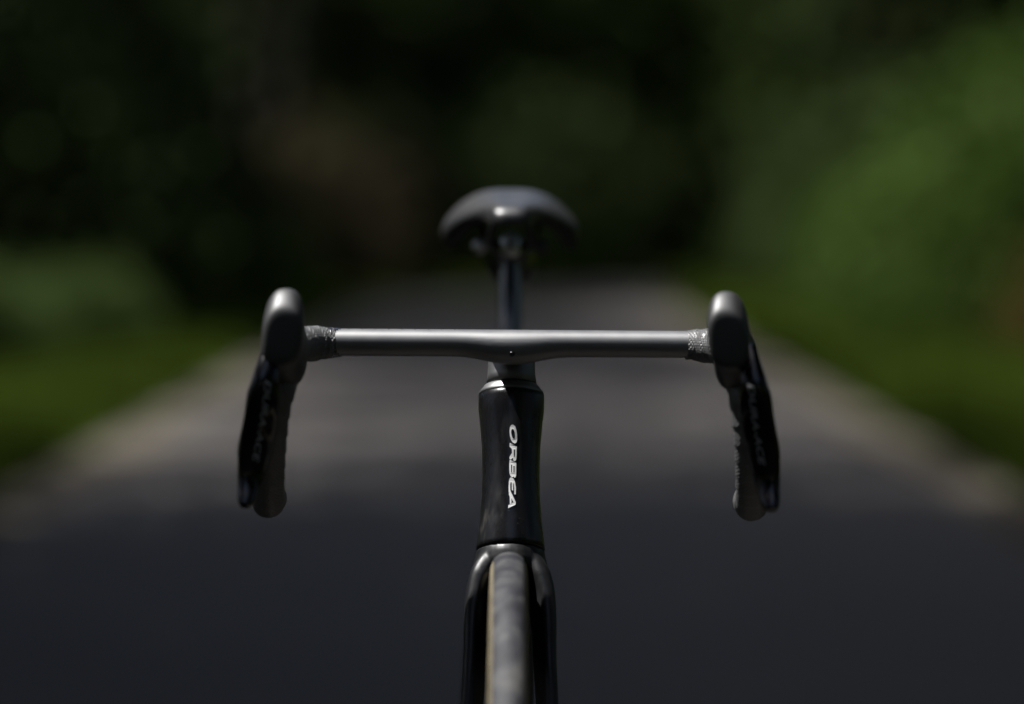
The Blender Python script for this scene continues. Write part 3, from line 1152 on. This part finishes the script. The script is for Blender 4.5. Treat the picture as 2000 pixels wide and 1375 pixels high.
cn.sweep(path, .0025, .0035, n=6, ref=(1, 0, 0), cap=False)
cn.build('chain', M['dark_steel'], bike)
dr = Mesh()
dr.box(RX + (-.050, .012, -.045), (.010, .016, .022))
dr.box(RX + (-.038, .012, -.095), (.003, .010, .042), Matrix.Rotation(R(-15), 3, 'X'))
dr.cyl(RX + (-.042, .004, -.125), RX + (-.034, .004, -.125), .016, n=20)
dr.cyl(RX + (-.042, .026, -.066), RX + (-.034, .026, -.066), .014, n=20)
bevel(dr.build('rear_derailleur', M['satin'], bike, False), .002, 2)

# ---------------------------------------------------- seatpost
pd = (ST_TOP - BB) / np.linalg.norm(ST_TOP - BB)
PT = np.array((0, .673, .9440))
mb = Mesh()
pth = [ST_TOP - pd * .06, ST_TOP, ST_TOP + (PT - ST_TOP) * .45, ST_TOP + (PT - ST_TOP) * .85, PT + (0, .000, .006)]
mb.sweep(catmull(pth, 5), [.0150] * 21, [.0128] * 18 + [.0125, .0125, .0125], n=24, ref=(1, 0, 0), ex=2.1)
# yoke: widens to the rail clamps
mb.sweep([PT + (0, 0, -.034), PT + (0, -.002, -.012), PT + (0, -.002, .006), PT + (0, -.002, .014)], [.012, .014, .016, .014], [.013, .026, .031, .030], n=20, ref=(1, 0, 0), ex=2.4)
post = mb.build('seatpost', M['post'], bike)
remesh(post, .0014, 4)
cl = Mesh()
cl.cyl(PT + (-.033, -.004, .010), PT + (.033, -.004, .010), .0082, n=24)
clamp = cl.build('saddle_clamp', M['dark_steel'], post)
for s in (-1, 1):
    mb = Mesh()
    c = PT + (s * .0315, -.006, .010)
    mb.sweep([c + (0, .014, 0), c + (0, -.004, 0), c + (0, -.0075, 0), c + (0, -.009, 0)], [.0085, .0085, .0065, .003], n=20, ref=(0, 0, 1))
    mb.build('clamp_bolt', M['steel'] if s < 0 else M['dark_steel'], post)  # left bolt lighter, right darker: side light put into the metal colour
mb = Mesh()
c = PT + (0, -.018, .012)
mb.sweep([c + (0, .012, -.004), c + (0, 0, 0), c + (0, -.004, 0)], [.0105, .0105, .0088], [.0125, .0125, .0108], n=24, ref=(0, 0, 1), ex=2.6)
mb.build('clamp_block', M['alloy'], post)
mb = Mesh()
mb.cyl(c + (0, -.002, -.001), c + (0, -.0046, -.001), .0036, n=16)
mb.build('bolt_socket', M['hole'], post)  # black disc: shade of the socket hole put into the colour

# ---------------------------------------------------- saddle
#        y     halfw  ztop   droop  thick
SAD = [(.490, .0100, .9850, .0040, .010), (.494, .0170, .9915, .0030, .016), (.504, .0205, .9965, .0035, .020), (.530, .0215, .9990, .0050, .022), (.560, .0225, .9995, .0080, .022),
       (.590, .0260, 1.0005, .0070, .020), (.620, .0370, 1.0015, .0105, .018), (.650, .0530, 1.0035, .0190, .020), (.680, .0670, 1.0075, .0310, .027), (.705, .0740, 1.0115, .0405, .035),
       (.725, .0750, 1.0145, .0410, .037), (.742, .0690, 1.0145, .0320, .030), (.752, .0560, 1.0120, .0220, .011)]
rings = []
NS = 18
for (y, hw, zt, dp, th) in SAD:
    top, bot = [], []
    for j in range(NS + 1):
        u = -1 + 2 * j / NS
        x = hw * u
        dip = .0016 * math.exp(-(x / .010) ** 2) if .53 < y < .74 else 0
        z = zt - dp * abs(u) ** 2.7 - dip
        edge = math.sqrt(max(0.0, 1 - abs(u) ** 6))
        top.append((x, y, z - .004 * (1 - edge)))
        bot.append((x * (.96 - .10 * min(1, max(0, (y - .58) / .08))), y + .001 + .012 * min(1, max(0, (y - .58) / .08)) * (1 if y < .74 else 0), z - th * (.35 + .65 * abs(u) ** 1.5) * (.70 + .30 * edge) - (.006 if abs(u) < .5 and y < .58 else 0)))
    rings.append([(1.02 * x_, y_, z_) for x_, y_, z_ in top + bot[::-1]])
mb = Mesh()
mb.loft(rings)
sad = mb.build('saddle', M['saddle'], bike)
subsurf(sad, 2)
for s in (-1, 1):
    pts = [(s * .012, .505, .982), (s * .018, .53, .973), (s * .0215, .57, .961), (s * .022, .62, .9555), (s * .022, .69, .9570), (s * .026, .715, .966), (s * .034, .732, .985)]
    mb = Mesh()
    mb.sweep(catmull(pts, 5), .0037, n=12, ref=(1, 0, 0))
    mb.build('rail', M['rim'], sad)
